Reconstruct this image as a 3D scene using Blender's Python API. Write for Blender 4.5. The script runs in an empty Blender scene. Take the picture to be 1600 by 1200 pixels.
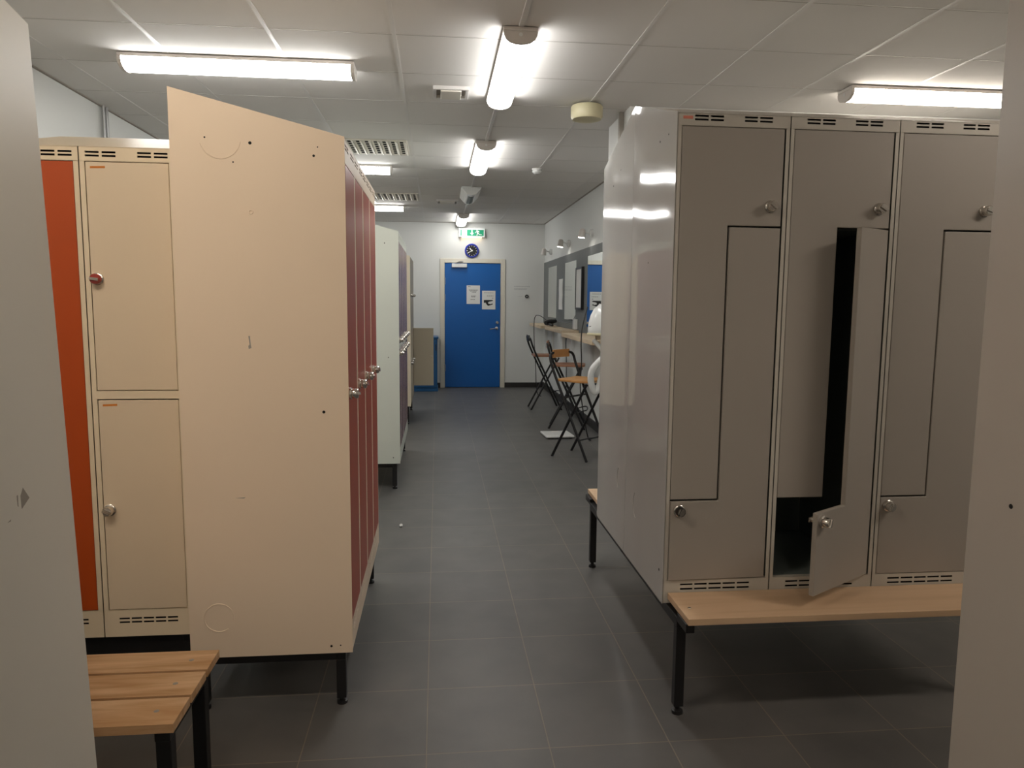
import bpy, bmesh, math, random
from mathutils import Vector, Matrix
random.seed(7)
C = bpy.context.scene.collection
PI = math.pi

# ------------------------------------------------------------------ materials
def mat(name, col, rough=0.5, metal=0.0, bump=0.0, bscale=200.0, var=0.0, vscale=3.0, coat=0.0, spec=None):
    m = bpy.data.materials.new(name); m.use_nodes = True
    nt = m.node_tree; b = nt.nodes['Principled BSDF']
    b.inputs['Base Color'].default_value = (*col, 1)
    b.inputs['Roughness'].default_value = rough
    b.inputs['Metallic'].default_value = metal
    if spec is not None: b.inputs['Specular IOR Level'].default_value = spec
    if coat: b.inputs['Coat Weight'].default_value = coat; b.inputs['Coat Roughness'].default_value = 0.08
    tc = nt.nodes.new('ShaderNodeTexCoord')
    if var:
        n = nt.nodes.new('ShaderNodeTexNoise'); n.inputs['Scale'].default_value = vscale; n.inputs['Detail'].default_value = 4
        nt.links.new(tc.outputs['Object'], n.inputs['Vector'])
        mx = nt.nodes.new('ShaderNodeMix'); mx.data_type = 'RGBA'
        mx.inputs[6].default_value = (*[c*(1-var) for c in col], 1); mx.inputs[7].default_value = (*[min(1, c*(1+var)) for c in col], 1)
        nt.links.new(n.outputs['Fac'], mx.inputs[0]); nt.links.new(mx.outputs[2], b.inputs['Base Color'])
    if bump:
        n2 = nt.nodes.new('ShaderNodeTexNoise'); n2.inputs['Scale'].default_value = bscale; n2.inputs['Detail'].default_value = 3
        nt.links.new(tc.outputs['Object'], n2.inputs['Vector'])
        bp = nt.nodes.new('ShaderNodeBump'); bp.inputs['Strength'].default_value = bump; bp.inputs['Distance'].default_value = 0.01
        nt.links.new(n2.outputs['Fac'], bp.inputs['Height']); nt.links.new(bp.outputs['Normal'], b.inputs['Normal'])
    return m

def emit(name, col, strength):
    m = bpy.data.materials.new(name); m.use_nodes = True
    nt = m.node_tree; b = nt.nodes['Principled BSDF']
    b.inputs['Base Color'].default_value = (0.8, 0.8, 0.8, 1)
    b.inputs['Emission Color'].default_value = (*col, 1); b.inputs['Emission Strength'].default_value = strength
    return m

def wood(name, c1, c2, scale=(3, 30, 30), rough=0.45):
    m = bpy.data.materials.new(name); m.use_nodes = True
    nt = m.node_tree; b = nt.nodes['Principled BSDF']; b.inputs['Roughness'].default_value = rough
    tc = nt.nodes.new('ShaderNodeTexCoord'); mp = nt.nodes.new('ShaderNodeMapping'); mp.inputs['Scale'].default_value = scale
    n = nt.nodes.new('ShaderNodeTexNoise'); n.inputs['Scale'].default_value = 1.0; n.inputs['Detail'].default_value = 6; n.inputs['Distortion'].default_value = 0.6
    r = nt.nodes.new('ShaderNodeValToRGB')
    r.color_ramp.elements[0].position = 0.35; r.color_ramp.elements[0].color = (*c1, 1)
    r.color_ramp.elements[1].position = 0.68; r.color_ramp.elements[1].color = (*c2, 1)
    nt.links.new(tc.outputs['Object'], mp.inputs['Vector']); nt.links.new(mp.outputs['Vector'], n.inputs['Vector'])
    nt.links.new(n.outputs['Fac'], r.inputs['Fac']); nt.links.new(r.outputs['Color'], b.inputs['Base Color'])
    return m

M = {}
M['wall'] = mat('white_wall_paint', (0.72, 0.73, 0.71), 0.6, bump=0.05, bscale=260)
M['ceil'] = mat('mineral_ceiling_tile', (0.75, 0.73, 0.705), 0.85, bump=0.08, bscale=340, var=0.02, vscale=2)
M['tbar'] = mat('white_ceiling_bar', (0.70, 0.68, 0.66), 0.4)
M['cream'] = mat('cream_locker_enamel', (0.83, 0.71, 0.53), 0.42, bump=0.03, bscale=500)
M['creampanel'] = mat('cream_end_panel_enamel', (0.87, 0.72, 0.56), 0.42, bump=0.03, bscale=500, var=0.02, vscale=2)
M['creamdoor'] = mat('cream_locker_door', (0.78, 0.65, 0.485), 0.42, bump=0.03, bscale=500)
M['ivory'] = mat('ivory_locker_enamel', (0.68, 0.60, 0.46), 0.4, bump=0.03, bscale=500)
M['orange'] = mat('orange_red_locker_door', (0.50, 0.075, 0.008), 0.45, bump=0.04, bscale=500)
M['red'] = mat('brick_red_locker_door', (0.40, 0.072, 0.036), 0.36, bump=0.02, bscale=400, spec=0.18)
M['plum'] = mat('dusty_plum_locker_door', (0.20, 0.085, 0.10), 0.25, bump=0.02, bscale=400)
M['mint'] = mat('pale_grey_green_enamel', (0.68, 0.72, 0.65), 0.4, bump=0.03, bscale=400)
M['zdoor'] = mat('taupe_grey_locker_door', (0.375, 0.345, 0.305), 0.42, bump=0.05, bscale=700, var=0.02, vscale=4)
M['zbody'] = mat('light_grey_locker_enamel', (0.56, 0.53, 0.47), 0.4, bump=0.03, bscale=500)
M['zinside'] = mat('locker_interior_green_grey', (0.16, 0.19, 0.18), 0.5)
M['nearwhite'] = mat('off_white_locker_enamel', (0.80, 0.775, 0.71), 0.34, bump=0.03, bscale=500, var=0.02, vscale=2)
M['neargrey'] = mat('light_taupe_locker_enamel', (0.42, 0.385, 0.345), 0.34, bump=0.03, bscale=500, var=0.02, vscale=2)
M['chrome'] = mat('brushed_chrome', (0.72, 0.69, 0.65), 0.22, 1.0)
M['lockred'] = mat('red_lock_face', (0.36, 0.05, 0.04), 0.4)
M['lockdark'] = mat('dark_lock_face', (0.02, 0.02, 0.018), 0.4)
M['black'] = mat('black_powder_coat', (0.008, 0.008, 0.009), 0.45)
M['blackplastic'] = mat('black_plastic', (0.012, 0.012, 0.013), 0.35)
M['dark'] = mat('dark_hole', (0.004, 0.004, 0.004), 0.9)
M['scuff'] = mat('grey_scuff_and_edge_shade', (0.36, 0.33, 0.29), 0.7)  # real scuffs, plain grey parts and the painted shade along ceiling tile edges
M['beech'] = wood('pale_beech_seat', (0.60, 0.41, 0.25), (0.68, 0.48, 0.31), (1.5, 22, 22), 0.4)
M['pine'] = wood('worn_varnished_pine', (0.52, 0.29, 0.13), (0.76, 0.52, 0.31), (3, 26, 26), 0.45)
M['shelf'] = wood('pale_birch_shelf', (0.58, 0.45, 0.30), (0.68, 0.55, 0.39), (18, 2, 18), 0.5)
M['stoolwood'] = wood('honey_stool_wood', (0.52, 0.25, 0.08), (0.62, 0.33, 0.12), (12, 3, 12), 0.4)
M['stoolbrown'] = wood('reddish_brown_stool_wood', (0.34, 0.15, 0.08), (0.42, 0.20, 0.11), (12, 3, 12), 0.4)
M['blue'] = mat('royal_blue_door_paint', (0.002, 0.115, 0.42), 0.35, bump=0.03, bscale=300)
M['bluecab'] = mat('blue_cabinet_paint', (0.012, 0.10, 0.26), 0.4)
M['frame'] = mat('off_white_door_frame', (0.72, 0.68, 0.58), 0.4)
M['base'] = mat('dark_skirting', (0.022, 0.020, 0.019), 0.5)
M['greyboard'] = mat('slate_grey_wall_board', (0.155, 0.165, 0.165), 0.6, bump=0.03, bscale=300)
M['mirror'] = mat('mirror_glass', (0.86, 0.90, 0.88), 0.015, 1.0)
M['paper'] = mat('white_paper', (0.78, 0.78, 0.76), 0.7)
M['ink'] = mat('grey_print', (0.22, 0.22, 0.22), 0.8)
M['inkpale'] = mat('pale_grey_print', (0.52, 0.53, 0.53), 0.8)
M['inkblack'] = mat('black_print', (0.01, 0.01, 0.01), 0.7)
M['whiteplastic'] = mat('white_plastic', (0.78, 0.79, 0.77), 0.25)
M['greyplastic'] = mat('grey_lamp_end_plastic', (0.64, 0.60, 0.56), 0.5)
M['ivoryplastic'] = mat('yellowed_ivory_plastic', (0.66, 0.61, 0.40), 0.4)
M['steel'] = mat('dull_steel', (0.42, 0.42, 0.42), 0.4, 0.8)
M['clockblue'] = mat('cobalt_clock_rim', (0.012, 0.03, 0.36), 0.3)
M['orangelabel'] = mat('orange_label_tape', (0.62, 0.20, 0.02), 0.6)
M['pinklabel'] = mat('coral_label', (0.72, 0.24, 0.17), 0.6)
M['louver'] = mat('pale_louver_enamel', (0.70, 0.66, 0.58), 0.5)
M['lamp'] = emit('lit_diffuser', (1.0, 0.985, 0.95), 25.0)
M['lampfar'] = emit('lit_far_diffuser', (1.0, 0.985, 0.95), 17.0)
M['lampwarm'] = emit('lit_warm_diffuser', (1.0, 0.86, 0.70), 31.0)
M['lampwarm2'] = emit('lit_warm_diffuser_rear', (1.0, 0.87, 0.74), 36.0)
M['lampwhite2'] = emit('lit_warm_white_diffuser', (1.0, 0.90, 0.78), 22.0)
M['spotlit'] = emit('lit_spot_lens', (1.0, 0.95, 0.85), 25.0)
M['signgreen'] = emit('lit_sign_green', (0.02, 0.52, 0.24), 0.22); M['signgreen'].node_tree.nodes['Principled BSDF'].inputs['Base Color'].default_value = (0.01, 0.3, 0.15, 1)
M['signwhite'] = emit('lit_sign_white', (0.92, 1.0, 0.95), 0.30)
M['signwarm'] = emit('lit_sign_underside', (1.0, 0.72, 0.40), 6.0)

# glossy warped end panel of the grey lockers
def glossy_panel():
    m = mat('glossy_grey_end_panel', (0.47, 0.465, 0.445), 0.07)
    nt = m.node_tree; b = nt.nodes['Principled BSDF']
    tc = nt.nodes.new('ShaderNodeTexCoord'); mp = nt.nodes.new('ShaderNodeMapping'); mp.inputs['Scale'].default_value = (1, 3.0, 0.35)
    n = nt.nodes.new('ShaderNodeTexNoise'); n.inputs['Scale'].default_value = 1.0; n.inputs['Detail'].default_value = 0
    bp = nt.nodes.new('ShaderNodeBump'); bp.inputs['Strength'].default_value = 0.42; bp.inputs['Distance'].default_value = 0.03
    nt.links.new(tc.outputs['Object'], mp.inputs['Vector']); nt.links.new(mp.outputs['Vector'], n.inputs['Vector'])
    nt.links.new(n.outputs['Fac'], bp.inputs['Height']); nt.links.new(bp.outputs['Normal'], b.inputs['Normal'])
    return m
M['gloss'] = glossy_panel()

def floor_mat():
    m = bpy.data.materials.new('dark_grey_floor_tiles'); m.use_nodes = True
    nt = m.node_tree; b = nt.nodes['Principled BSDF']
    g = nt.nodes.new('ShaderNodeNewGeometry'); mp = nt.nodes.new('ShaderNodeMapping')
    mp.inputs['Location'].default_value = (0.4415 - 0.002, -2.2292 + 0.002 + 40.0, 0)
    br = nt.nodes.new('ShaderNodeTexBrick'); br.offset = 0.0; br.squash = 1.0
    br.inputs['Scale'].default_value = 1.0; br.inputs['Brick Width'].default_value = 0.4; br.inputs['Row Height'].default_value = 0.4
    br.inputs['Mortar Size'].default_value = 0.0022; br.inputs['Mortar Smooth'].default_value = 0.3; br.inputs['Bias'].default_value = 0.0
    br.inputs['Color1'].default_value = (0.105, 0.103, 0.100, 1); br.inputs['Color2'].default_value = (0.122, 0.119, 0.115, 1)
    br.inputs['Mortar'].default_value = (0.21, 0.18, 0.14, 1)
    n = nt.nodes.new('ShaderNodeTexNoise'); n.inputs['Scale'].default_value = 5; n.inputs['Detail'].default_value = 8
    mx = nt.nodes.new('ShaderNodeMix'); mx.data_type = 'RGBA'; mx.blend_type = 'MULTIPLY'; mx.inputs[0].default_value = 0.55
    r = nt.nodes.new('ShaderNodeValToRGB'); r.color_ramp.elements[0].position = 0.3; r.color_ramp.elements[0].color = (0.72, 0.72, 0.72, 1)
    r.color_ramp.elements[1].position = 0.7; r.color_ramp.elements[1].color = (1.15, 1.13, 1.1, 1)
    nt.links.new(g.outputs['Position'], mp.inputs['Vector']); nt.links.new(mp.outputs['Vector'], br.inputs['Vector'])
    nt.links.new(g.outputs['Position'], n.inputs['Vector']); nt.links.new(n.outputs['Fac'], r.inputs['Fac'])
    nt.links.new(br.outputs['Color'], mx.inputs[6]); nt.links.new(r.outputs['Color'], mx.inputs[7])
    nt.links.new(mx.outputs[2], b.inputs['Base Color'])
    b.inputs['Roughness'].default_value = 0.42
    bp = nt.nodes.new('ShaderNodeBump'); bp.inputs['Strength'].default_value = 0.25; bp.inputs['Distance'].default_value = 0.002; bp.invert = True
    nt.links.new(br.outputs['Fac'], bp.inputs['Height']); nt.links.new(bp.outputs['Normal'], b.inputs['Normal'])
    return m
M['floor'] = floor_mat()

# ------------------------------------------------------------------ mesh builder
class MB:
    def __init__(self): self.v = []; self.f = []; self.mi = []; self.sm = []; self.mats = []
    def _m(self, key):
        if key not in self.mats: self.mats.append(key)
        return self.mats.index(key)
    def add(self, vs, fs, key, smooth=False):
        o = len(self.v); k = self._m(key); self.v += [tuple(p) for p in vs]
        for f in fs: self.f.append([i + o for i in f]); self.mi.append(k); self.sm.append(smooth)
        return self
    def box(self, x0, x1, y0, y1, z0, z1, key):
        if x0 > x1: x0, x1 = x1, x0
        if y0 > y1: y0, y1 = y1, y0
        if z0 > z1: z0, z1 = z1, z0
        return self.add([(x0,y0,z0),(x1,y0,z0),(x1,y1,z0),(x0,y1,z0),(x0,y0,z1),(x1,y0,z1),(x1,y1,z1),(x0,y1,z1)],
            [(0,3,2,1),(4,5,6,7),(0,1,5,4),(1,2,6,5),(2,3,7,6),(3,0,4,7)], key)
    def prism(self, poly, axis, a, b, key):
        # poly: 2-D outline. axis 'x': (y,z); 'y': (x,z); 'z': (x,y)
        def p(q, t):
            if axis == 'x': return (t, q[0], q[1])
            if axis == 'y': return (q[0], t, q[1])
            return (q[0], q[1], t)
        n = len(poly)
        vs = [p(q, a) for q in poly] + [p(q, b) for q in poly]
        fs = [list(range(n)), list(range(2*n-1, n-1, -1))] + [(i, i+n, (i+1) % n + n, (i+1) % n) for i in range(n)]
        return self.add(vs, fs, key)
    def lathe(self, prof, c, axis, key, n=24):
        # prof: (radius, distance along axis)
        ax = Vector(axis).normalized(); u = ax.orthogonal().normalized(); w = ax.cross(u); c = Vector(c)
        vs = []; fs = []
        for r, d in prof:
            for i in range(n):
                t = 2*PI*i/n; vs.append(c + ax*d + (u*math.cos(t) + w*math.sin(t))*r)
        for j in range(len(prof)-1):
            for i in range(n):
                k = (i+1) % n; fs.append((j*n+i, j*n+k, (j+1)*n+k, (j+1)*n+i))
        fs.append(list(range(n-1, -1, -1))); fs.append([(len(prof)-1)*n+i for i in range(n)])
        return self.add(vs, fs, key, True)
    def tube(self, pts, r, key, n=10, smooth=3):
        P = [Vector(p) for p in pts]
        for _ in range(smooth if len(P) > 2 else 0):      # Chaikin corner rounding
            Q = [P[0]]
            for a, b in zip(P, P[1:]): Q += [a*.75 + b*.25, a*.25 + b*.75]
            P = Q + [P[-1]]
        vs = []; fs = []; u = None
        for i, p in enumerate(P):
            t = (P[min(i+1, len(P)-1)] - P[max(i-1, 0)]).normalized()
            u = (t.orthogonal() if u is None else (u - t*u.dot(t))).normalized(); w = t.cross(u)
            for k in range(n):
                a = 2*PI*k/n; vs.append(p + (u*math.cos(a) + w*math.sin(a))*r)
        for j in range(len(P)-1):
            for k in range(n): m = (k+1) % n; fs.append((j*n+k, j*n+m, (j+1)*n+m, (j+1)*n+k))
        fs.append(list(range(n-1, -1, -1))); fs.append([(len(P)-1)*n+k for k in range(n)])
        return self.add(vs, fs, key, True)
    def build(self, name, parent=None, bevel=0.0, loc=None, rotz=0.0, seg=2):
        me = bpy.data.meshes.new(name); me.from_pydata(self.v, [], self.f)
        for k in self.mats: me.materials.append(M[k])
        for p, i, s in zip(me.polygons, self.mi, self.sm): p.material_index = i; p.use_smooth = s
        bm = bmesh.new(); bm.from_mesh(me); bmesh.ops.recalc_face_normals(bm, faces=bm.faces[:])
        for e in bm.edges:
            if len(e.link_faces) == 2 and e.calc_face_angle(0) > 0.7: e.smooth = False
        bm.to_mesh(me); bm.free()
        o = bpy.data.objects.new(name, me); C.objects.link(o)
        if parent is not None: o.parent = parent
        if loc: o.location = loc
        o.rotation_euler.z = rotz
        if bevel:
            md = o.modifiers.new('edge', 'BEVEL'); md.width = bevel; md.segments = seg; md.limit_method = 'ANGLE'; md.angle_limit = 0.6
        return o

def tag(o, label, cat, group=None):
    o['label'] = label; o['category'] = cat
    if group: o['group'] = group
    return o
def thing(name, label, cat, loc=(0,0,0), rotz=0.0, group=None):
    o = bpy.data.objects.new(name, None); C.objects.link(o); o.empty_display_size = 0.1
    o.location = loc; o.rotation_euler = (0, 0, rotz)
    return tag(o, label, cat, group)
def struct(name, mb, bevel=0.0):
    o = mb.build(name, None, bevel); o['kind'] = 'structure'; return o
def child_copy(o, parent):
    c = o.copy(); C.objects.link(c); c.parent = parent
    for ch in [x for x in bpy.data.objects if x.parent == o]: child_copy(ch, c)
    return c
def dup(root, loc, rotz, label, group=None):
    r = root.copy(); C.objects.link(r); r.location = loc; r.rotation_euler = (0, 0, rotz); r['label'] = label
    if group: r['group'] = group
    for ch in [x for x in bpy.data.objects if x.parent == root]: child_copy(ch, r)
    return r

# ------------------------------------------------------------------ room shell
H = 2.73; YF = 12.32; XL = -2.25; XR = 1.78; XE = 4.7; YB = -3.2
struct('floor', MB().box(XL-.1, XE+.1, YB-.1, YF+.2, -0.08, 0, 'floor'))
cm = MB().box(XL-.1, XE+.1, YB-.1, YF+.2, H, H+.08, 'ceil')
x = 0.393 - 0.6*4
while x < XE:
    if x > XL: cm.box(x-.010, x+.010, YB, YF, H-.002, H+.002, 'tbar')
    x += 0.6
y = 3.772 - 0.605*11
while y < YF:
    if y > YB: cm.box(XL, XE, y-.0025, y+.0025, H-.0006, H+.002, 'scuff').box(XL, XE, y-.008, y-.003, H-.0008, H+.002, 'tbar')  # grey line paints the shadow along the tile edges
    y += 0.605
struct('ceiling', cm)
struct('wall_left', MB().box(XL-.1, XL, YB, YF, 0, H, 'wall'))
# far wall with the door opening
DX0, DX1, DZ = 0.085, 1.082, 2.105
struct('wall_far', MB().box(XL-.1, DX0, YF, YF+.15, 0, H, 'wall').box(DX1, XE+.1, YF, YF+.15, 0, H, 'wall').box(DX0, DX1, YF, YF+.15, DZ, H, 'wall'))
struct('wall_right', MB().box(XR, XR+.12, 5.5, YF, 0, H, 'wall'))
struct('wall_alcove', MB().box(1.262, XE, 4.9, 5.5, 0, H, 'wall'), 0.004)
struct('wall_side', MB().box(XE, XE+.1, YB, 4.9, 0, H, 'wall'))
struct('wall_back', MB().box(XL-.1, XE+.1, YB-.1, YB, 0, H, 'wall'))
struct('baseboard_far', MB().box(1.125, XR, YF-.012, YF, 0, .085, 'base').box(XL, .045, YF-.012, YF, 0, .085, 'base'))
struct('baseboard_right', MB().box(XR-.012, XR, 5.5, YF, 0, .10, 'base'))
struct('baseboard_left', MB().box(XL, XL+.012, YB, YF, 0, .085, 'base'))
struct('trim_1', MB().box(XL, XL+.02, YB, YF, H-.006, H, 'scuff').box(XR-.02, XR, 5.5, YF, H-.006, H, 'scuff').box(XL, XR, YF-.02, YF, H-.006, H, 'scuff'))

# door
d = thing('door_1', 'blue door with white notices in the far wall', 'door', (0, YF, 0)); d['kind'] = 'structure'
MB().box(.043, .118, -.02, .12, 0, 2.145, 'frame').box(1.048, 1.123, -.02, .12, 0, 2.145, 'frame').box(.118, 1.048, -.02, .12, 2.075, 2.145, 'frame').build('door_frame', d, .004)
leaf = MB().box(.123, 1.043, -.004, .04, .008, 2.071, 'blue').build('door_leaf', d, .003)
for z in (.28, 1.45, 1.72):
    MB().lathe([(.010, 0), (.010, .11)], (.121, -.016, z), (0,0,1), 'steel', 12).build('hinge', d)
cl = MB().box(.235, .485, -.055, -.004, 2.0, 2.062, 'whiteplastic').build('door_closer', d, .005)
MB().tube([(.30, -.05, 2.07), (.36, -.075, 2.092), (.42, -.03, 2.095)], .008, 'steel', 8, 0).tube([(.42, -.03, 2.09), (.31, -.06, 2.075)], .008, 'steel', 8, 0).build('closer_arm', cl)
MB().lathe([(.026, 0), (.026, .008), (.018, .012)], (.985, -.004, 1.0), (0,-1,0), 'chrome').tube([(.985, -.014, 1.0), (.985, -.05, 1.0), (.87, -.055, .985)], .009, 'chrome').build('handle', d)
MB().lathe([(.026, 0), (.026, .008), (.014, .022)], (.992, -.004, 1.095), (0,-1,0), 'chrome').build('lock_cylinder', d)

# notices on the door and wall (illegible print)
def notice(name, label, x0, x1, z0, z1, rows, y=YF-.006, sheet='paper', ink='ink'):
    t = tag(MB().box(x0, x1, y-.0015, y, z0, z1, sheet).build(name), label, 'notice', None)
    pm = MB(); w = x1-x0
    for (a, b, zz, h) in rows:
        xx = x0 + a*w; rnd = random.Random(int(zz*1000)+3)
        while xx < x0 + b*w - .004:
            l = rnd.uniform(.010, .030); l = min(l, x0 + b*w - xx)
            pm.box(xx, xx+l, y-.0022, y-.0014, z1-zz*(z1-z0)-h, z1-zz*(z1-z0), ink); xx += l + .006
    p = pm.build('printed_text', t); return t
notice('notice', 'plain white notice with grey print, upper left of the two on the blue door', .481, .703, 1.402, 1.708,
    [(.12,.30,.05,.010), (.18,.86,.23,.011), (.26,.74,.29,.011), (.40,.70,.35,.011), (.34,.70,.55,.011), (.34,.66,.60,.011), (.30,.62,.74,.010)])
n2 = notice('notice', 'white notice with a black picture, nearer the handle of the blue door', .738, .962, 1.314, 1.622,
    [(.14,.84,.10,.008), (.36,.86,.26,.008), (.74,.86,.38,.010)])
zz = 1.314; xx = .738
MB().prism([(xx+.03,zz+.155),(xx+.18,zz+.157),(xx+.18,zz+.140),(xx+.115,zz+.128),(xx+.100,zz+.112),(xx+.108,zz+.092),(xx+.145,zz+.088),(xx+.175,zz+.100),(xx+.180,zz+.082),(xx+.10,zz+.058),(xx+.070,zz+.090),(xx+.062,zz+.112),(xx+.03,zz+.106)], 'y', YF-.0085, YF-.0074, 'inkblack').build('picture', n2)
notice('wall_notice', 'pale sheet with two lines of grey print on white wall right of the door', 1.27, 1.55, 1.49, 1.72,
    [(.02,.96,.06,.014), (.02,.80,.22,.012), (.02,.78,.30,.010), (.25,.52,.80,.006)], YF-.0005, 'wall', 'inkpale')
k = tag(MB().lathe([(.030, 0), (.030, .018), (.022, .028)], (1.488, YF, 1.535), (0,-1,0), 'blackplastic').build('wall_button'), 'small round black button on the white wall right of the door', 'button')
MB().lathe([(.012, .028), (.012, .031)], (1.488, YF, 1.535), (0,-1,0), 'steel', 12).build('button_cap', k)

# exit sign
s = thing('exit_sign', 'green lit exit sign with running man above the clock', 'sign', (.348, YF, 2.49))
MB().box(0, .432, -.06, 0, 0, .15, 'whiteplastic').build('sign_case', s, .004)
MB().box(.010, .422, -.064, -.060, .010, .140, 'signwhite').build('sign_face', s)
g = MB()
g.box(.028, .048, -.066, -.064, .024, .122, 'signgreen').box(.136, .410, -.066, -.064, .024, .122, 'signgreen')
g.build('green_field', s)
pc = MB(); e0, e1 = -.0675, -.066
pc.prism([(.208,.120),(.226,.120),(.228,.070),(.250,.070),(.217,.030),(.184,.070),(.206,.070)], 'y', e0, e1, 'signwhite')
pc.lathe([(.011, 0), (.011, .0015)], (.300, -.066, .112), (0,-1,0), 'signwhite', 14)
pc.prism([(.298,.102),(.322,.104),(.340,.092),(.336,.078),(.328,.084),(.318,.090),(.318,.074),(.345,.052),(.378,.050),(.380,.040),(.340,.040),(.312,.058),(.304,.026),(.292,.026),(.298,.062),(.300,.082),(.282,.078),(.270,.066),(.264,.072),(.278,.090)], 'y', e0-.0003, e1, 'signwhite')
pc.build('pictogram', s)
MB().box(.05, .38, -.052, -.012, -.004, 0, 'signwarm').build('downlight_strip', s)

# clock
s = thing('wall_clock', 'round wall clock with cobalt blue rim and black face above the door', 'clock', (.566, YF, 2.274))
MB().lathe([(.117, 0), (.117, .022), (.108, .034), (.092, .034), (.090, .020)], (0,0,0), (0,-1,0), 'clockblue', 48).build('rim', s)
fm = MB().lathe([(.091, .014), (.091, .022)], (0,0,0), (0,-1,0), 'inkblack', 40)
fm.build('dial', s)
tk = MB()
for i in range(12):
    a = i*PI/6; ca, sa = math.cos(a), math.sin(a)
    q = lambda r, w: (r*sa + w*ca, r*ca - w*sa)
    tk.prism([q(.070,-.004), q(.085,-.004), q(.085,.004), q(.070,.004)], 'y', -.0245, -.022, 'paper')
tk.build('hour_marking', s)
def hand(name, ang, l, w, y, back):
    a = math.radians(ang); ca, sa = math.cos(a), math.sin(a)
    q = lambda r, ww: (r*sa + ww*ca, r*ca - ww*sa)
    MB().prism([q(-back,-w), q(l,-w), q(l,w), q(-back,w)], 'y', y-.002, y, 'paper').build(name, s)
hand('hour_hand', 321, .055, .008, -.0255, .012); hand('minute_hand', 241, .078, .0045, -.0285, .018)

# ------------------------------------------------------------------ lockers
def lock(parent, x, z, face='chrome', tilt=0.0, yoff=0.0, knob='chrome'):
    m = MB().lathe([(.021, 0), (.021, .006), (.017, .009)], (x, yoff, z), (0,-1,0), 'chrome', 24)
    m.lathe([(.0165, .008), (.0175, .012), (.0175, .026), (.0150, .030)], (x, yoff, z), (0,-1,0), knob, 24)
    ca, sa = math.cos(tilt), math.sin(tilt)
    q = lambda u, v: (x + u*ca - v*sa, z + u*sa + v*ca)
    m.prism([q(-.014,-.0045), q(.014,-.0045), q(.014,.0045), q(-.014,.0045)], 'y', yoff-.037, yoff-.029, 'chrome')
    m.prism([q(-.012,.0060), q(.012,.0060), q(.007,.0125), q(-.007,.0125)], 'y', yoff-.0312, yoff-.0295, face)
    m.prism([q(-.012,-.0060), q(-.007,-.0125), q(.007,-.0125), q(.012,-.0060)], 'y', yoff-.0312, yoff-.0295, face)
    return m.build('lock', parent)

def strip_with_slots(mb, x0, x1, z0, z1, y0, y1, slots, rows, sh, key):
    zs = z0
    for r in sorted(rows):
        mb.box(x0, x1, y0, y1, zs, r - sh/2, key)
        xs = x0
        for a, b in slots:
            mb.box(xs, a, y0, y1, r - sh/2, r + sh/2, key); xs = b
        mb.box(xs, x1, y0, y1, r - sh/2, r + sh/2, key); zs = r + sh/2
    mb.box(x0, x1, y0, y1, zs, z1, key)

def carcass(w, D, z0, zf, zb, dt, db, body, inside, topslots, toprows, botslots, botrows, stile=.018, shelves=(), divs=(), midrails=()):
    """Hollow steel body. Front face at y=0, depth towards +y."""
    m = MB(); t = .0015; e = .0002
    for a, b in ((e, e+t), (w-e-t, w-e)):
        m.prism([(.0, z0), (D, z0), (D, zb), (0, zf)], 'x', a, b, body)
    m.box(e, w-e, D-t, D, z0, zb-.001, body)
    m.box(e, w-e, .002, D, z0, z0+t, body)
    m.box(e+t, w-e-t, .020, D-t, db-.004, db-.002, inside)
    m.prism([(0, zf-.002), (D, zb-.002), (D, zb), (0, zf)], 'x', e, w-e, body)
    strip_with_slots(m, e, w-e, dt, zf-.001, 0, .0015, topslots, toprows, .0065, body)
    strip_with_slots(m, e, w-e, z0, db, 0, .0015, botslots, botrows, .0065, body)
    m.box(e, stile, 0, .0025, db, dt, body); m.box(w-stile, w-e, 0, .0025, db, dt, body)
    m.box(e, w-e, 0.0, .020, dt-.0005, dt+.001, body); m.box(e, w-e, 0.0, .020, db-.001, db+.0005, body)
    m.box(e+.012, w-e-.012, .030, .031, z0+.004, db-.006, 'dark').box(e+.012, w-e-.012, .030, .031, dt+.004, zf-.004, 'dark')  # dark sheets behind the vent slots stand in for shade inside
    for a, b in midrails: m.box(stile, w-stile, 0, .0022, a, b, body).box(stile, w-stile, 0, D*.9, a, a+.002, inside)
    # inner lining
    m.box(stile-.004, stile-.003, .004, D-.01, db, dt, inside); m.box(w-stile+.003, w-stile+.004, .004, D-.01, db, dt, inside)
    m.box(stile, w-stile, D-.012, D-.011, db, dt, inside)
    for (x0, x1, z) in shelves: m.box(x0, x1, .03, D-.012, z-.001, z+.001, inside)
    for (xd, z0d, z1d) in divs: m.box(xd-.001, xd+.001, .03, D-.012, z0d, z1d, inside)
    return m

def rect(x0, x1, z0, z1): return [(x0,z0),(x1,z0),(x1,z1),(x0,z1)]
def door(root, name, poly, key, hinge_x, y=-.0005, th=.016, ang=0.0, inner=None):
    """Pan door: skin plus turned edge. Placed with its origin on the hinge."""
    p = [(a-hinge_x, b) for a, b in poly]
    m = MB().prism(p, 'y', 0, th, key)
    if inner: m.prism([(a*.96-.004*0, b) for a, b in p], 'y', th, th+.001, inner)
    return m.build(name, root, .0022, (hinge_x, y, 0), ang)

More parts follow.
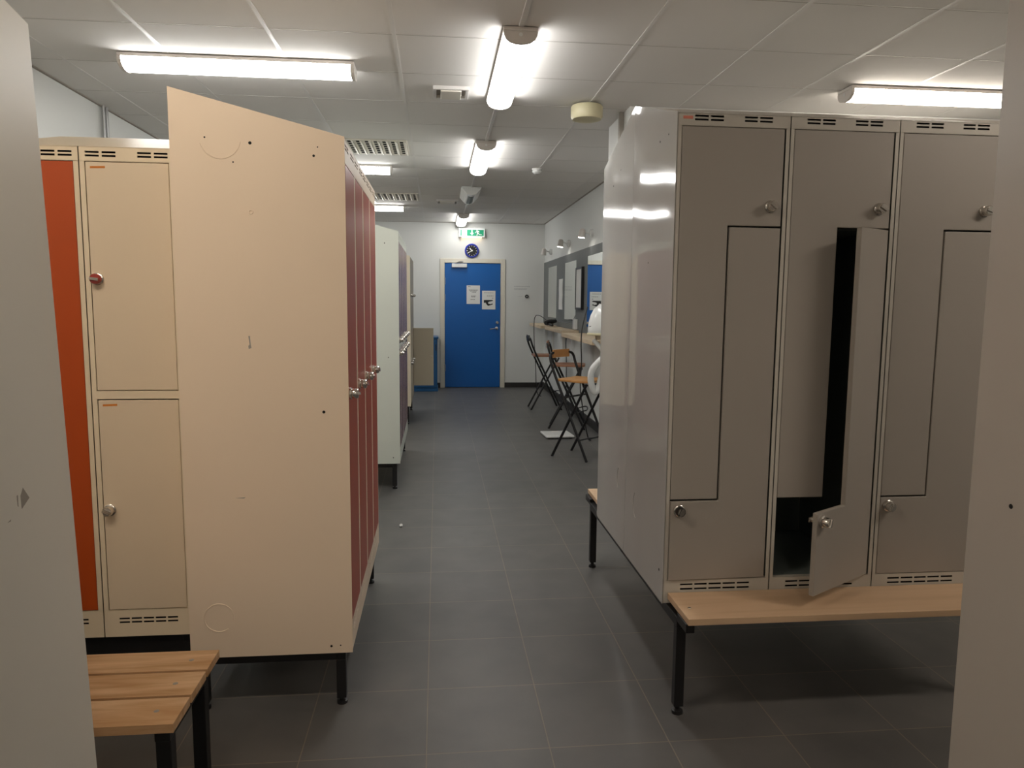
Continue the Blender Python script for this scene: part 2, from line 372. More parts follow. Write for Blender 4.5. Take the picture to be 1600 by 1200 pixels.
CREAM_TOP = lambda w: [(.021,.066),(.075,.120),(w-.120,w-.075),(w-.066,w-.021)]
def cream_locker(name, label, loc, rotz, w, z0, zf, zb, dt, db, tiers, doorkey, body='cream', group=None, lockz=(), D=.55, face=None, tapes=False, openlow=False, cat='locker'):
    r = thing(name, label, cat, loc, rotz, group)
    bs = [(.05 + i*(w-.10)/5 + .003, .05 + (i+1)*(w-.10)/5 - .003) for i in range(5)]
    mids = [(tiers[i][0]-.030, tiers[i][0]) for i in range(len(tiers)-1)] if len(tiers) > 1 else ()
    carcass(w, D, z0, zf, zb, dt, db, body, body, CREAM_TOP(w), (zf-.018, zf-.030), bs, (db-.032, db-.046), midrails=mids).build('body', r)
    for i, (a, b) in enumerate(tiers):
        op = openlow and i == len(tiers)-1
        dr = door(r, 'door', rect(.0205, w-.0195, a+.0025, b-.0025), doorkey, w-.0195, ang=(math.radians(90) if op else 0))
        lock(dr, .042-(w-.0195), lockz[i], face[i] if face else 'chrome', random.uniform(-.5,.5), knob=face[i] if face and face[i] == 'lockred' else 'chrome')
        if op: MB().lathe([(.012, 0), (.012, .022)], (.042-(w-.0195), .016, lockz[i]), (0,1,0), 'chrome', 16).build('lock_cam', dr)
        if tapes:
            q = [(0,0),(.048,.0015),(.048,.0085),(0,.007)]
            MB().prism([(.036+u-(w-.0195), b-.024+v) for u, v in q], 'y', -.0006, 0, 'orangelabel').build('label_tape', dr)
    return r

def end_panel(root, poly, key, x0, x1, dots=(), rings=(), scuffs=(), y=False, bevel=.002):
    """Steel sheet closing a locker row, outline in (y,z); dots and rings lie on the outer face x0."""
    m = MB().prism(poly, 'x', x0, x1, key)
    s = -1 if x0 < x1 else 1
    for (yy, zz, rr) in dots: m.lathe([(rr, -.0002), (rr, .0005)], (x0, yy, zz), (s,0,0), 'dark', 14)
    for (yy, zz, rr, a0, a1) in rings:
        pts = [(x0 + s*.0001, yy + rr*math.cos(a0+(a1-a0)*i/28), zz + rr*math.sin(a0+(a1-a0)*i/28)) for i in range(29)]
        m.tube(pts, .0018, key, 6, 0)
    for pl in scuffs: m.prism(pl, 'x', x0 + s*.0004, x0, 'scuff')
    return m.build('end_panel', root)

# -- block of four narrow red-door lockers facing the aisle (front towards +X)
XF = -.305; Y1 = 2.535
words = ['nearest the camera, with the cream end panel', 'second from the cream end panel', 'third from the cream end panel', 'farthest from the cream end panel']
def YL(p): return -(p - XF)                    # world X -> local depth
for i in range(4):
    r = cream_locker('locker', 'cream locker with tall brick-red door, ' + words[i], (XF, Y1+i*.3, 0), PI/2, .30, .205, 1.978, 2.116, 1.900, .312,
        [(.312, 1.900)], 'red', 'creampanel', 'red-door lockers along the aisle', (1.125,))
    if i == 0:
        dots = [(YL(-.605),1.952,.0052),(YL(-.403),1.917,.0042),(YL(-.387),1.067,.0052),(YL(-.377),.229,.0042),(YL(-.345),.231,.0025),(YL(-.747),1.966,.0028),(YL(-.660),1.890,.0025),(YL(-.390),1.945,.0022)]
        rings = [(YL(-.757),.347,.050,-2.2,3.3),(YL(-.70),1.965,.065,3.3,6.0),(YL(-.608),1.732,.006,0,6.28)]
        sc = [[(YL(-.629),1.325),(YL(-.624),1.326),(YL(-.622),1.295),(YL(-.620),1.285),(YL(-.629),1.282),(YL(-.630),1.292),(YL(-.626),1.297)],
              [(YL(-.69),.772),(YL(-.655),.774),(YL(-.66),.770)]]
        end_panel(r, [(-.002,.203),(.552,.203),(.552,2.121),(-.002,1.981)], 'creampanel', -.002, -.0003, dots, rings, sc)
def base_stand(label, x0, x1, y0, y1, z1, lx=.045, group='black locker stands', rh=.035):
    s = thing('locker_stand', label, 'stand', (x0, y0, 0), 0, group); w = x1-x0; l = y1-y0
    MB().box(0, .03, 0, l, z1-.035, z1-.001, 'black').build('rail', s, .002)
    MB().box(w-.03, w, 0, l, z1-.035, z1-.001, 'black').build('rail', s, .002)
    MB().box(.03, w-.03, 0, .03, z1-rh, z1-.001, 'black').build('rail', s, .002)
    MB().box(.03, w-.03, l-.03, l, z1-.035, z1-.001, 'black').build('rail', s, .002)
    for (a, b) in ((0,0),(w-.034,0),(0,l-.034),(w-.034,l-.034)):
        lg = MB().box(a, a+.034, b, b+.034, .024, z1-.035, 'black').build('leg', s, .002)
        MB().lathe([(.019, 0), (.019, .010), (.008, .014), (.008, .026)], (a+.017, b+.017, 0), (0,0,1), 'blackplastic', 16).build('foot', lg)
    return s
base_stand('black steel stand under the red-door lockers', -.842, -.330, 2.548, 3.725, .205)

# -- left lockers facing the camera
YLk = 2.68
cream_locker('locker', 'cream locker with one tall orange-red door beside the near left locker bank', (-1.513, YLk, 0), 0, .31, .225, 1.955, 2.095, 1.907, .325,
    [(.325, 1.907)], 'orange', 'cream', 'lockers facing the slatted bench', (1.12,))
cream_locker('locker', 'cream locker with two cream doors and orange tape labels behind the slatted bench', (-1.203, YLk, 0), 0, .31, .225, 1.955, 2.095, 1.907, .325,
    [(1.124, 1.907), (.325, 1.094)], 'creamdoor', 'cream', 'lockers facing the slatted bench', (1.512, .698), face=['lockred', 'scuff'], tapes=True)
base_stand('black steel stand under the orange and cream lockers', -1.50, -.91, 2.70, 3.21, .225, rh=.11)  # front rail deepened, its black stands in for the shade underneath

# -- second block: pale grey-green body, two tiers of plum doors
w5 = ['nearest, with the grey-green end panel', 'second along', 'third along', 'fourth along', 'farthest along']
for i in range(5):
    r = cream_locker('locker', 'pale locker with two plum doors past the red ones, ' + w5[i], (-.290, 5.60+i*.3, 0), PI/2, .30, .205, 1.957, 2.095, 1.890, .312,
        [(1.115, 1.890), (.312, 1.085)], 'plum', 'mint', 'two-tier lockers past the red-door row', (1.150, 1.050))
    if i == 0: end_panel(r, [(-.002,.203),(.552,.203),(.552,2.099),(-.002,1.960)], 'mint', -.002, -.0003, [(.10,1.87,.004),(.08,1.02,.004),(.05,.25,.004)])
base_stand('black steel stand under the pale two-tier lockers', -.828, -.315, 5.615, 7.085, .205)

# -- third block: ivory two-tier lockers, the last lower door stands open
w4 = ['nearest, with the ivory end panel', 'second along', 'third along', 'last in the row, its lower door standing open']
for i in range(4):
    r = cream_locker('locker', 'ivory two-tier locker near the blue door, ' + w4[i], (-.315, 8.62+i*.3, 0), PI/2, .30, .215, 1.955, 2.093, 1.907, .325,
        [(1.124, 1.907), (.325, 1.094)], 'ivory', 'ivory', 'ivory lockers near the blue door', (1.512, .72), openlow=(i == 3))
    if i == 0: end_panel(r, [(-.002,.213),(.552,.213),(.552,2.097),(-.002,1.958)], 'ivory', -.002, -.0003)
base_stand('black steel stand under the ivory lockers', -.853, -.338, 8.64, 9.80, .215)

# -- grey Z-door lockers on the right
ZD, ZB, ZF, ZP = .55, .36, 2.088, 2.242
DT, DB = 2.046, .445
ztop = [(.059,.107),(.115,.161),(.235,.281),(.289,.335)]
zbot = [(.064+.0535*i, .064+.0535*i+.047) for i in range(5)]
def z_locker(label, loc, rotz, openlower=0.0, ajar=0.0):
    r = thing('locker', label, 'locker', loc, rotz, 'grey lockers with interlocking doors')
    w = .40; mid = .192; zu, zl = 1.712, .742; a, b = .0165, w-.0205
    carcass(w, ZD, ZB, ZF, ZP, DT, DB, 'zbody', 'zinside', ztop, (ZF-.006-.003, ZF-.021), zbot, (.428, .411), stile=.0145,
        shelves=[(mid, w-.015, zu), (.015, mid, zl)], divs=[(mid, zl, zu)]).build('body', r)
    up = door(r, 'upper_door', [(a, zl+.003), (mid-.003, zl+.003), (mid-.003, zu+.003), (b, zu+.003), (b, DT-.002), (a, DT-.002)], 'zdoor', a)
    lock(up, .338-a, 1.782, 'chrome', random.uniform(-.7,-.2))
    lo = door(r, 'lower_door', [(a, DB+.002), (b, DB+.002), (b, zu-.003), (mid+.003, zu-.003), (mid+.003, zl-.003), (a, zl-.003)], 'zdoor', b, ang=math.radians(openlower), th=.018)
    lock(lo, .046-b, .708, 'chrome', 1.2, knob='lockdark' if ajar else 'chrome')
    if openlower: MB().lathe([(.009, 0), (.009, .02)], (.046-b, .018, .706), (0,1,0), 'chrome', 12).box(.030-b, .050-b, .036, .040, .698, .714, 'chrome').build('lock_cam', lo)
    return r
zx = .812; zy = 2.503
zl1 = z_locker('grey locker with closed interlocking doors beside the aisle, coral label at top', (zx, zy, 0), 0, 1.4, 1)
z_locker('grey locker with its lower door hanging open over the bench', (zx+.40, zy, 0), 0, 31.5)
z_locker('grey locker with closed doors half hidden by the near right locker bank', (zx+.80, zy, 0), 0)
zr = thing('locker', 'grey locker bank backing onto the coral-labelled locker, glossy side panel above the far bench seat', 'locker', (zx+2.0, zy+2*ZD+.002, 0), PI, 'grey lockers with interlocking doors')
MB().prism([(0,ZB),(ZD,ZB),(ZD,ZP),(0,ZF)], 'x', 0, 2.0, 'zbody').build('body', zr, .002)
for i in range(5):
    dr = MB().box(i*.4+.0165, i*.4+.3795, -.016, -.0005, DB+.002, DT-.002, 'zdoor').build('door', zr, .002)
    lock(dr, i*.4+.34, 1.78, yoff=-.016)
MB().box(.018, .052, -.0006, 0, 2.068, 2.078, 'pinklabel').build('label_tape', zl1)
end_panel(zl1, [(-.001,ZB-.002),(ZD,ZB-.002),(ZD,ZP+.004),(-.001,ZF+.004)], 'gloss', -.0025, -.0002,
    [(.19,2.030,.004),(.09,2.035,.003),(.30,1.60,.003),(.045,.47,.005)], [(.36,.62,.06,-1.2,.9)], [[(.002,2.02),(.006,2.02),(.006,2.015)]])
end_panel(zr, [(-.001,ZB-.002),(ZD,ZB-.002),(ZD,ZP+.004),(-.001,ZF+.004)], 'gloss', 2.0025, 2.0002,
    [(.20,1.98,.004),(.33,2.03,.003)], [(.46,.66,.06,2.2,4.0)])

# double-sided bench that carries the grey lockers
bn = thing('bench', 'double-sided bench with pale beech seats carrying the grey lockers', 'bench', (0,0,0), 0, 'changing room benches')
MB().box(.829, 2.02, 2.272, 2.500, .377, .400, 'beech').lathe([(.006, 0), (.006, .003)], (.862, 2.36, .400), (0,0,1), 'chrome', 12).build('seat_board', bn, .002)
MB().box(.842, 1.22, 3.608, 3.995, .377, .400, 'beech').lathe([(.006, 0), (.006, .003)], (.872, 3.86, .400), (0,0,1), 'chrome', 12).build('seat_board', bn, .002)
for X0 in (.826, 1.97): MB().box(X0, X0+.03, 2.38, 3.86, .322, .358, 'black').build('rail', bn, .002)
for Yr in (2.56, 3.03, 3.54): MB().box(.856, 1.97, Yr, Yr+.03, .322, .358, 'black').build('crossbar', bn, .002)
for X0 in (.826, 1.97):
    MB().box(X0, X0+.03, 2.285, 2.38, .345, .376, 'black').build('seat_bracket', bn, .002)
    MB().box(X0, X0+.03, 3.86, 3.975, .345, .376, 'black').build('seat_bracket', bn, .002)
    for Y0 in (2.378, 3.825):
        lg = MB().box(X0, X0+.034, Y0, Y0+.034, .030, .322, 'black').build('leg', bn, .002)
        MB().lathe([(.020, 0), (.020, .012), (.009, .018), (.009, .032)], (X0+.017, Y0+.017, 0), (0,0,1), 'blackplastic', 16).build('foot', lg)

# slatted bench on the left
bn = thing('bench', 'slatted pine bench with black legs at lower left', 'bench', (-.655, 1.79, 0), 0, 'changing room benches')
for i, (a, b) in enumerate(((0,.126),(.138,.262),(.274,.392))):
    sl = MB().box(-1.30, 0, a, b, .376, .400, 'pine')
    for X0 in (-.062,):
        sl.lathe([(.007, -.001), (.007, .0006)], (X0, (a+b)/2, .400), (0,0,1), 'steel', 12)
    sl.build('slat', bn, .007, seg=3)
for X0 in (-.058, -1.24):
    MB().box(X0, X0+.038, .03, .365, .335, .375, 'black').build('crossbar', bn, .002)
    for Y0 in (.035, .305): MB().box(X0, X0+.038, Y0, Y0+.036, 0, .335, 'black').build('leg', bn, .002)
MB().box(-1.202, -.058, .18, .21, .337, .374, 'black').build('rail', bn, .002)

# near locker banks on both sides of the camera
def near_bank(label, loc, rotz, w, z0, zf, zb, lean, side, dots=(), scuffs=(), key='nearwhite'):
    r = thing('locker', label, 'locker', loc, rotz, 'near locker banks'); r.rotation_euler = (0, lean, rotz)
    m = MB(); D = .55
    m.prism([(0,z0),(D,z0),(D,zb),(0,zf)], 'x', 0, w, key); m.build('body', r, .003)
    n = round(w/.4)
    for i in range(n):
        dr = MB().box(i*w/n+.02, (i+1)*w/n-.02, -.012, -.0005, z0+.1, zf-.06, key).build('door', r, .002)
        lock(dr, i*w/n+.05, 1.1, yoff=-.012)
    x0, x1 = (-.003, -.0003) if side < 0 else (w+.003, w+.0003)
    end_panel(r, [(-.003,z0-.002),(D,z0-.002),(D,zb+.004),(-.003,zf+.004)], key, x0, x1, dots, (), scuffs)
    for a in (.03, w-.07):
        for b in (.03, .48): MB().box(a, a+.035, b, b+.035, 0, z0, 'black').build('leg', r)
SC0 = [[(1.428,1.094),(1.446,1.070),(1.418,1.056),(1.418,1.081)], [(1.410,1.085),(1.406,1.084),(1.406,1.065),(1.408,1.063)], [(1.370,1.044),(1.381,1.047),(1.380,1.044)]]
SCUFF = [[(1.60-a, b) for a, b in q] for q in SC0]
# left: doors face +Y; local x runs towards -X
near_bank('white locker bank end panel at left edge, grey scuff on it', (-.742, 1.60, 0), PI, 1.2, .2, 1.978, 2.090, math.radians(1.75), -1,
    (), SCUFF)
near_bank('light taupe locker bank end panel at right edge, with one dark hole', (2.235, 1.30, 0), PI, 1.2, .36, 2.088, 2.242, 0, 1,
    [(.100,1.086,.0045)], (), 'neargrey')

# ------------------------------------------------------------------ blue cabinet
bc = thing('cabinet', 'low blue cabinet between the ivory lockers and the blue door', 'cabinet', (-.42, 11.79, 0))
MB().box(0, .425, 0, .50, 0, .05, 'bluecab').box(.01, .415, .012, .50, .05, .845, 'bluecab').build('body', bc, .003)
MB().box(-.004, .432, -.012, .51, .845, .875, 'bluecab').build('top', bc, .006)
fd = MB().box(.018, .407, -.006, .012, .065, .835, 'bluecab').build('door', bc, .003)
MB().box(.385, .398, -.022, -.006, .66, .76, 'blackplastic').build('handle', fd, .003)

# ------------------------------------------------------------------ ceiling lamps
def lamp(label, cx, cy, along, key='lamp', lit=True, L=1.22, hw=.078, drop=.078, group='strip lights on the ceiling', cat='ceiling light'):
    r = thing('ceiling_light', label, cat, (cx, cy, H), 0 if along == 'y' else PI/2, group)
    prof = [(-hw,-.022),(-hw*.97,-.040),(-hw*.84,-.058),(-hw*.60,-.071),(-hw*.30,-.077),(0,-.079),(hw*.30,-.077),(hw*.60,-.071),(hw*.84,-.058),(hw*.97,-.040),(hw,-.022)]
    MB().prism(prof, 'y', -L/2+.02, L/2-.02, key).build('diffuser', r)
    MB().box(-hw-.003, hw+.003, -L/2, L/2, -.022, -.004, 'greyplastic').build('housing', r, .002)
    for s in (-1, 1):
        e = MB().prism([(a*1.04, b*1.04) for a, b in prof], 'y', s*L/2, s*(L/2-.02), 'greyplastic').build('end_cap', r, .002)
        MB().lathe([(.009, 0), (.009, .002)], (0, s*L/2, -.040), (0,s,0), 'whiteplastic', 14).build('cap_plug', e)
    return r
lamp('lit strip light along the aisle, nearest of those running away from the camera', .392, 4.19, 'y')
lamp('lit strip light along the aisle, second from the camera', .392, 6.66, 'y')
lamp('lit strip light just in front of the exit sign', .385, 11.62, 'y', 'lampfar', L=1.2)
lamp('lit strip light across the ceiling above the red-door lockers', -1.055, 4.27, 'x')
lamp('lit strip light across the ceiling behind the red lockers, middle of the left three', -1.04, 7.33, 'x')
lamp('lit strip light across the ceiling farthest back on the left', -1.05, 10.28, 'x')
lamp('lit strip light across the ceiling above the grey lockers', 3.03, 4.33, 'x', 'lampwhite2')
for (cx, cy, al, k, wh) in ((-1.055, 1.24, 'x', 'lampwarm', 'above the near left locker bank'), (.392, -1.1, 'y', 'lampwarm2', 'along the aisle behind the camera position'), (3.03, 1.25, 'x', 'lampwarm2', 'beyond the near right locker bank')):
    lamp('warm strip light on the ceiling ' + wh, cx, cy, al, k)
# unlit emergency lamp
r = thing('emergency_lamp', 'unlit white lamp with a dark lens between the two far aisle strip lights', 'ceiling light', (.385, 8.86, H))
MB().prism([(-.112,0),(-.112,-.020),(-.052,-.085),(0,-.100),(.052,-.085),(.112,-.020),(.112,0)], 'y', -.40, .40, 'whiteplastic').build('housing', r, .006)
MB().prism([(-.040,-.086),(-.03,-.098),(0,-.106),(.03,-.098),(.040,-.086)], 'y', -.26, .30, 'zinside').build('lens', r, .002)
# surface conduits feeding the lamps
cd = thing('cable_conduit', 'thin white cable conduit on the ceiling linking the aisle lamps', 'conduit', (.392, 0, H))
for (a, b) in ((2.1, 3.56), (4.82, 6.03), (7.29, 8.44), (9.28, 10.99)):
    MB().box(-.012, .012, a, b, -.014, -.001, 'tbar').build('conduit_run', cd, .002)

# vents, detectors, grilles
def diffuser(label, cx, cy, s):
    r = thing('ceiling_vent', label, 'vent', (cx, cy, H), 0, 'square vents on the ceiling')
    MB().box(-s,s,-s,-s+.02,-.022,0,'tbar').box(-s,s,s-.02,s,-.022,0,'tbar').box(-s,-s+.02,-s+.02,s-.02,-.022,0,'tbar').box(s-.02,s,-s+.02,s-.02,-.022,0,'tbar').build('frame', r, .002)
    MB().box(-s+.045, s-.045, -s+.02, s-.02, -.030, -.012, 'louver').build('baffle_plate', r, .004)
    MB().box(-s+.02, s-.02, -s+.02, s-.02, -.003, -.001, 'scuff').build('back_plate', r)
diffuser('square ceiling vent left of the nearest aisle strip light', .085, 4.70, .108)
diffuser('square ceiling vent far off near the last aisle strip light', .13, 9.70, .14)
def grille(label, x0, x1, y0, y1):
    r = thing('ceiling_grille', label, 'vent', (x0, y0, H), 0, 'louvred air grilles'); w = x1-x0; l = y1-y0
    MB().box(0, w, 0, l, -.008, -.001, 'louver').build('panel', r, .002)
    m = MB(); nx, ny = 8, 6
    for i in range(nx):
        for j in range(ny):
            cx = (i+.5)*w/nx; cy = .03 + (j+.5)*(l-.06)/ny
            m.prism([(cx+.002, -.008), (cx+.024, -.008), (cx+.024, -.024)], 'y', cy-.034, cy+.034, 'louver')
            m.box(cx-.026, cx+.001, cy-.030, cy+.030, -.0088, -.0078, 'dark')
    m.build('louvers', r)
grille('louvred air grille on the ceiling above the second block of lockers', -.80, -.24, 6.14, 6.72)
grille('louvred air grille on the ceiling farther back, near the far left strip light', -.80, -.23, 9.10, 9.68)
r = thing('alarm_sounder', 'round yellowed alarm sounder on the ceiling near the grey lockers', 'alarm', (.975, 4.90, H))
MB().lathe([(.060, 0), (.060, .012)], (0,0,0), (0,0,-1), 'steel', 28).build('base', r)
MB().lathe([(.098, .010), (.104, .018), (.104, .080), (.094, .096), (.060, .100)], (0,0,0), (0,0,-1), 'ivoryplastic', 40).build('dome', r)
r = thing('smoke_detector', 'small white smoke detector on the ceiling farther down the aisle', 'detector', (.965, 7.27, H))
MB().lathe([(.050, 0), (.050, .012)], (0,0,0), (0,0,-1), 'whiteplastic', 28).build('base', r)
MB().lathe([(.042, .012), (.046, .030), (.030, .048), (.020, .050)], (0,0,0), (0,0,-1), 'whiteplastic', 28).build('sensor_head', r)
# pipes
r = thing('pipe_run', 'pair of thin grey pipes on the white left wall above the lockers', 'pipe', (XL, 5.38, 0))
for dy in (-.025, .025): MB().tube([(.022, dy, 0), (.022, dy, H)], .011, 'steel', 10, 0).build('pipe', r)
r = tag(MB().box(1.232, 1.262, 5.05, 5.09, 2.25, H, 'scuff').build('wall_conduit', None, .003), 'grey cable conduit on the wall corner behind the grey lockers', 'conduit')

# ------------------------------------------------------------------ right wall: board, mirrors, shelves, spots
tag(MB().box(XR-.012, XR, 6.2, 12.27, 1.0, 2.090, 'greyboard').build('wall_board', None, .002), 'slate grey board on the white wall behind the mirrors', 'board')
def mirror(label, y0, y1, z0, z1):
    r = thing('mirror', label, 'mirror', (XR-.012, y0, z0), 0, 'frameless mirrors over the shelves')
    MB().box(-.006, 0, 0, y1-y0, 0, z1-z0, 'mirror').build('glass', r)
mirror('frameless mirror nearest the far corner', 10.90, 11.72, 1.208, 1.985)
mirror('frameless mirror between the two narrow wall notices', 9.35, 10.18, 1.208, 1.980)
mirror('frameless mirror behind the white hood dryer', 7.70, 8.62, 1.16, 1.985)
r = thing('wall_notice', 'narrow white sheet with wavy edge on the grey board between the far mirrors', 'notice', (XR-.012, 10.37, 1.339))
MB().prism([(0,.0),(.31,.0),(.32,.10),(.30,.20),(.32,.30),(.31,.436),(0,.436),(.02,.30),(-.01,.2),(.02,.1)], 'x', -.006, -.001, 'paper').build('sheet', r)
r = thing('framed_notice', 'white notice in a black frame on the grey board', 'notice', (XR-.012, 8.85, 1.355))
MB().box(-.035,0,0,.025,0,.52,'blackplastic').box(-.035,0,.37,.395,0,.52,'blackplastic').box(-.035,0,.025,.37,0,.025,'blackplastic').box(-.035,0,.025,.37,.495,.52,'blackplastic').build('frame', r, .002)
MB().box(-.028,-.004,.025,.37,.025,.495,'paper').build('sheet', r)
def shelf(label, y0, y1, xf, zf):
    r = thing('shelf', label, 'shelf', (xf, y0, zf), 0, 'birch shelves under the mirrors')
    MB().box(0, 1.767-xf, 0, y1-y0, 0, .044, 'shelf').build('board', r, .003)
    for f in (.25, .75):
        yy = f*(y1-y0)
        MB().prism([(.04,0),(1.779-xf,0),(1.779-xf,-.36),(1.752-xf,-.36),(1.74-xf,-.05)], 'y', yy-.018, yy+.018, 'whiteplastic').build('bracket', r, .002)
shelf('birch shelf in the far corner under the first mirror', 10.86, 12.20, 1.525, 1.052)
shelf('birch shelf in the middle under the second mirror', 9.12, 10.58, 1.545, 1.05)
shelf('birch shelf nearest the white hood dryer', 6.95, 8.72, 1.475, 1.035)
def spot(label, y, z, lit):
    r = thing('wall_spotlight', label, 'wall light', (XR, y, z), 0, 'spotlights over the mirrors')
    MB().lathe([(.045, 0), (.045, .03), (.030, .04)], (0,0,0), (-1,0,0), 'whiteplastic', 24).build('wall_base', r)
    MB().tube([(-.03,0,0),(-.10,0,.01)], .010, 'whiteplastic', 10, 0).build('arm', r)
    h = MB().lathe([(.022, -.05), (.034, -.035), (.040, .03), (.043, .05)], (-.125, 0, .0), (-.12,0,-1), 'greyplastic', 24).build('lamp_head', r)
    MB().lathe([(.036, .0505), (.036, .053)], (-.125, 0, .0), (-.12,0,-1), 'spotlit' if lit else 'greyplastic', 20).build('lens', h)
spot('small white wall spotlight nearest the far corner, unlit', 11.52, 2.225, False)
spot('small lit wall spotlight over the middle mirror', 9.95, 2.235, True)
spot('small lit wall spotlight nearest the grey lockers', 8.46, 2.235, True)

# hair dryer with cable, trunking, socket
r = thing('hair_dryer', 'black hand hair dryer with looping cable lying on the far shelf', 'hair dryer', (1.595, 10.42, 1.094))
MB().lathe([(.030, 0), (.040, .03), (.042, .10), (.030, .17), (.026, .22)], (-.06, 0, .052), (.75, .65, .12), 'blackplastic', 22).build('barrel', r)
MB().tube([(-.03,.03,.045),(.0,-.05,.03),(.02,-.12,.025)], .017, 'blackplastic', 10, 2).build('grip', r)
MB().tube([(.02,-.12,.025),(-.02,.1,.08),(-.10,.35,.16),(-.145,.55,.15),(-.15,.62,-.02),(-.14,.60,-.30),(-.12,.57,-.60),(-.10,.60,-1.05),(-.02,.66,-1.086)], .006, 'blackplastic', 8).build('cable', r)
r = tag(MB().box(XR-.052, XR-.012, 9.30, 10.62, 1.095, 1.17, 'greyboard').build('cable_trunking', None, .004), 'dark grey trunking on the board just above the shelves', 'trunking')
r = thing('wall_socket', 'white wall socket on the grey board under the middle mirror', 'socket', (XR-.012, 9.22, 1.10))
MB().box(-.045, 0, 0, .11, 0, .13, 'whiteplastic').build('cover', r, .005)
tag(MB().tube([(1.53,7.45,1.40),(1.47,7.42,1.20),(1.46,7.42,1.03),(1.475,7.42,.80),(1.45,7.40,.60),(1.50,7.42,.30),(1.56,7.45,.02),(1.60,7.50,.006)], .006, 'blackplastic', 8).build('power_cable'), 'black cable hanging in front of the nearest shelf', 'cable')
tag(MB().tube([(1.70,9.60,1.04),(1.68,9.58,.90),(1.70,9.60,.72),(1.70,9.60,.30),(1.71,9.60,.02),(1.72,9.52,.006)], .006, 'blackplastic', 8).build('power_cable'), 'thin dark cable hanging below the middle shelf', 'cable')

# white hood dryer
r = thing('hood_dryer', 'white dome hood hair dryer with hanging hose on bracket by the pillar', 'hair dryer', (1.515, 6.50, 0))
prof = [(.165, 1.165), (.172, 1.175), (.172, 1.21), (.166, 1.27), (.150, 1.33), (.122, 1.385), (.080, 1.425), (.035, 1.443), (.005, 1.446)]
MB().lathe(prof, (0,0,0), (0,0,1), 'whiteplastic', 40).build('hood', r)
MB().lathe([(.174, 1.155), (.178, 1.158), (.178, 1.172), (.174, 1.175)], (0,0,0), (0,0,1), 'ivoryplastic', 40).build('rim', r)
MB().tube([(-.167,-.04,1.23),(-.10,-.14,1.27),(.02,-.172,1.275)], .004, 'blackplastic', 6).build('seam_cord', r)
MB().box(-.10, .26, -.04, .04, 1.11, 1.155, 'shelf').build('bracket', r, .004)
MB().tube([(-.12,0,1.11),(.0,0,.98),(.15,.02,.80),(.255,.03,.78)], .022, 'whiteplastic', 14).build('support_arm', r)
MB().tube([(.02,-.05,1.13),(.03,-.06,1.02),(-.07,-.06,.93),(-.155,-.06,.84),(-.15,-.06,.72),(-.115,-.06,.63),(-.07,-.06,.69),(-.055,-.06,.80),(.03,-.05,.90),(.10,0,.95)], .030, 'whiteplastic', 16).build('hose', r)

# ------------------------------------------------------------------ folding bar stools
def stool(label, loc, rotz, wd='stoolwood', bk=None):
    r = thing('folding_stool', label, 'stool', loc, rotz, 'folding bar stools at the shelves')
    W = .20; w2 = .165; R = .0125
    for s in (-1, 1):
        MB().tube([(.205, s*W, 0), (-.02, s*W, .48), (-.195, s*W, .845), (-.225, s*W, .955), (-.235, s*W*.62, .975)], R, 'black', 10, 3).build('front_leg', r)
        MB().tube([(-.205, s*w2, 0), (.165, s*w2, .705)], R, 'black', 10, 0).build('rear_leg', r)
    m = MB(); n = 10; o = []
    for i in range(n+1):
        t = -1 + 2*i/n; o.append((-.226 - .012*(1-t*t), t*.135))
    oo = o + [(a-.014, b) for a, b in reversed(o)]
    m.prism(oo, 'z', .925, 1.000, bk or wd); m.build('backrest', r, .004)
    MB().prism([(-.165,-.175),(-.165,.175),(.10,.19),(.185,.165),(.20,.10),(.20,-.10),(.185,-.165),(.10,-.19)], 'z', .715, .738, wd).build('seat', r, .005)
    MB().tube([(.13,-w2,.69),(.13,w2,.69)], .009, 'black', 8, 0).build('crossbar', r)
    MB().tube([(-.06,-W,.57),(-.06,W,.57)], .009, 'black', 8, 0).build('crossbar', r)
    MB().tube([(.115,-W,.19),(.20,-W*.95,.22),(.235,-W*.7,.22),(.235,W*.7,.22),(.20,W*.95,.22),(.115,W,.19)], .007, 'black', 8, 2).build('footrest', r)
    return r
stool('folding stool with brown seat, black back rail, farthest of the three at the shelves', (1.452, 9.87, 0), 0, 'stoolbrown', 'black')
stool('folding stool with brown back and seat, middle of the three at the shelves', (1.50, 8.37, 0), math.radians(-12), 'stoolbrown')
stool('folding stool with honey wood back, nearest of the three, back towards the aisle', (1.335, 6.735, 0), math.radians(-44))

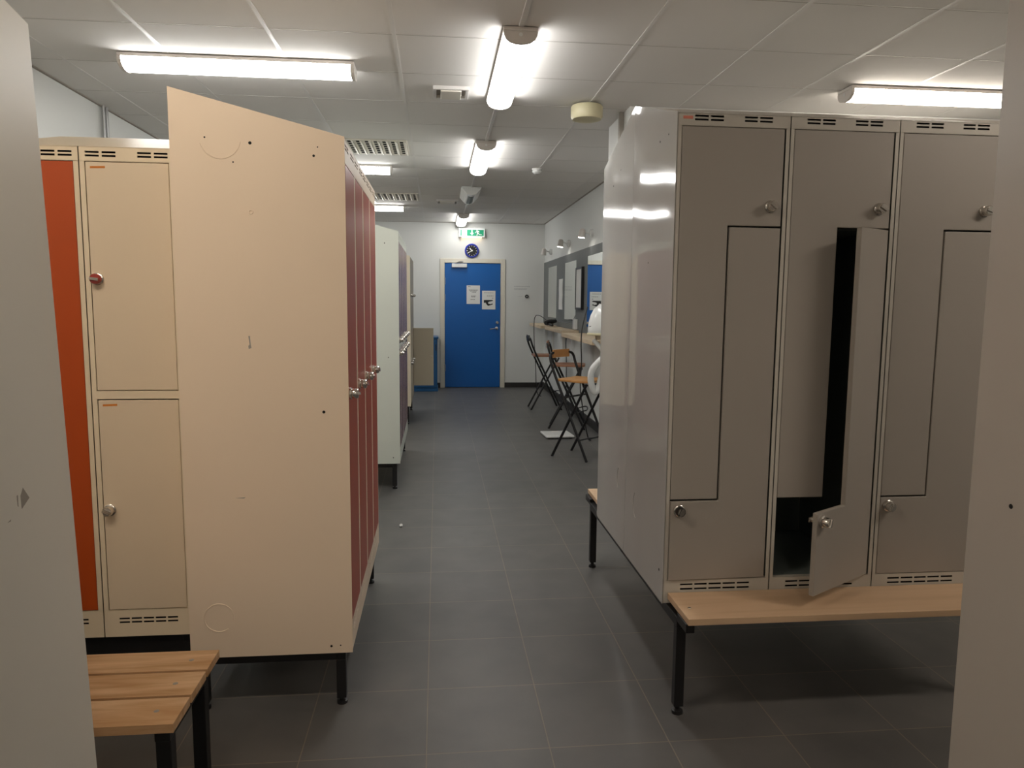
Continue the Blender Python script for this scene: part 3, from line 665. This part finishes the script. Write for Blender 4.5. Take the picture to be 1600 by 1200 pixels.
# bathroom scale
r = thing('bathroom_scale', 'flat white bathroom scale on the floor beside the stools', 'scale', (1.285, 7.76, 0), math.radians(4))
MB().box(-.155,.155,-.16,.16,.010,.034,'whiteplastic').build('platform', r, .010)
MB().box(-.04,.04,.09,.125,.034,.0352,'greyplastic').build('display', r)
for a in (-.12,.12):
    for b in (-.12,.12): MB().lathe([(.016,0),(.016,.012)], (a,b,0), (0,0,1), 'blackplastic', 14).build('foot', r)
# crumpled scrap of paper
bm = MB().lathe([(.002,0),(.009,.003),(.012,.009),(.009,.016),(.002,.020)], (0,0,0), (0,0,1), 'paper', 9)
bm.v = [(a*random.uniform(.75,1.2), b*random.uniform(.75,1.2), max(0, c*random.uniform(.9,1.1))) for a, b, c in bm.v]
tag(bm.build('paper_scrap', None, 0, (-.236, 4.647, 0)), 'small white scrap of paper on the dark floor tiles', 'paper')

# ------------------------------------------------------------------ camera, world, view
f, yaw, pitch, roll = 1148.1144, 0.10134166, 0.11172348, 0.00846623
fwd = Vector((math.sin(yaw)*math.cos(pitch), math.cos(yaw)*math.cos(pitch), -math.sin(pitch)))
right = Vector((math.cos(yaw), -math.sin(yaw), 0)); up = right.cross(fwd)
r2 = right*math.cos(roll) + up*math.sin(roll); u2 = -right*math.sin(roll) + up*math.cos(roll)
cam = bpy.data.cameras.new('camera'); co = bpy.data.objects.new('camera', cam); C.objects.link(co)
co.matrix_world = Matrix(((r2.x, u2.x, -fwd.x, 0), (r2.y, u2.y, -fwd.y, 0), (r2.z, u2.z, -fwd.z, 1.447), (0,0,0,1)))
cam.sensor_width = 36; cam.lens = f*36/1600; cam.clip_start = 0.05
sc = bpy.context.scene; sc.camera = co
w = bpy.data.worlds.new('world'); sc.world = w; w.use_nodes = True
w.node_tree.nodes['Background'].inputs['Color'].default_value = (0.02, 0.02, 0.02, 1)
sc.view_settings.view_transform = 'Standard'; sc.view_settings.look = 'None'
sc.view_settings.exposure = -0.12; sc.view_settings.gamma = 1; sc.view_settings.use_curve_mapping = False
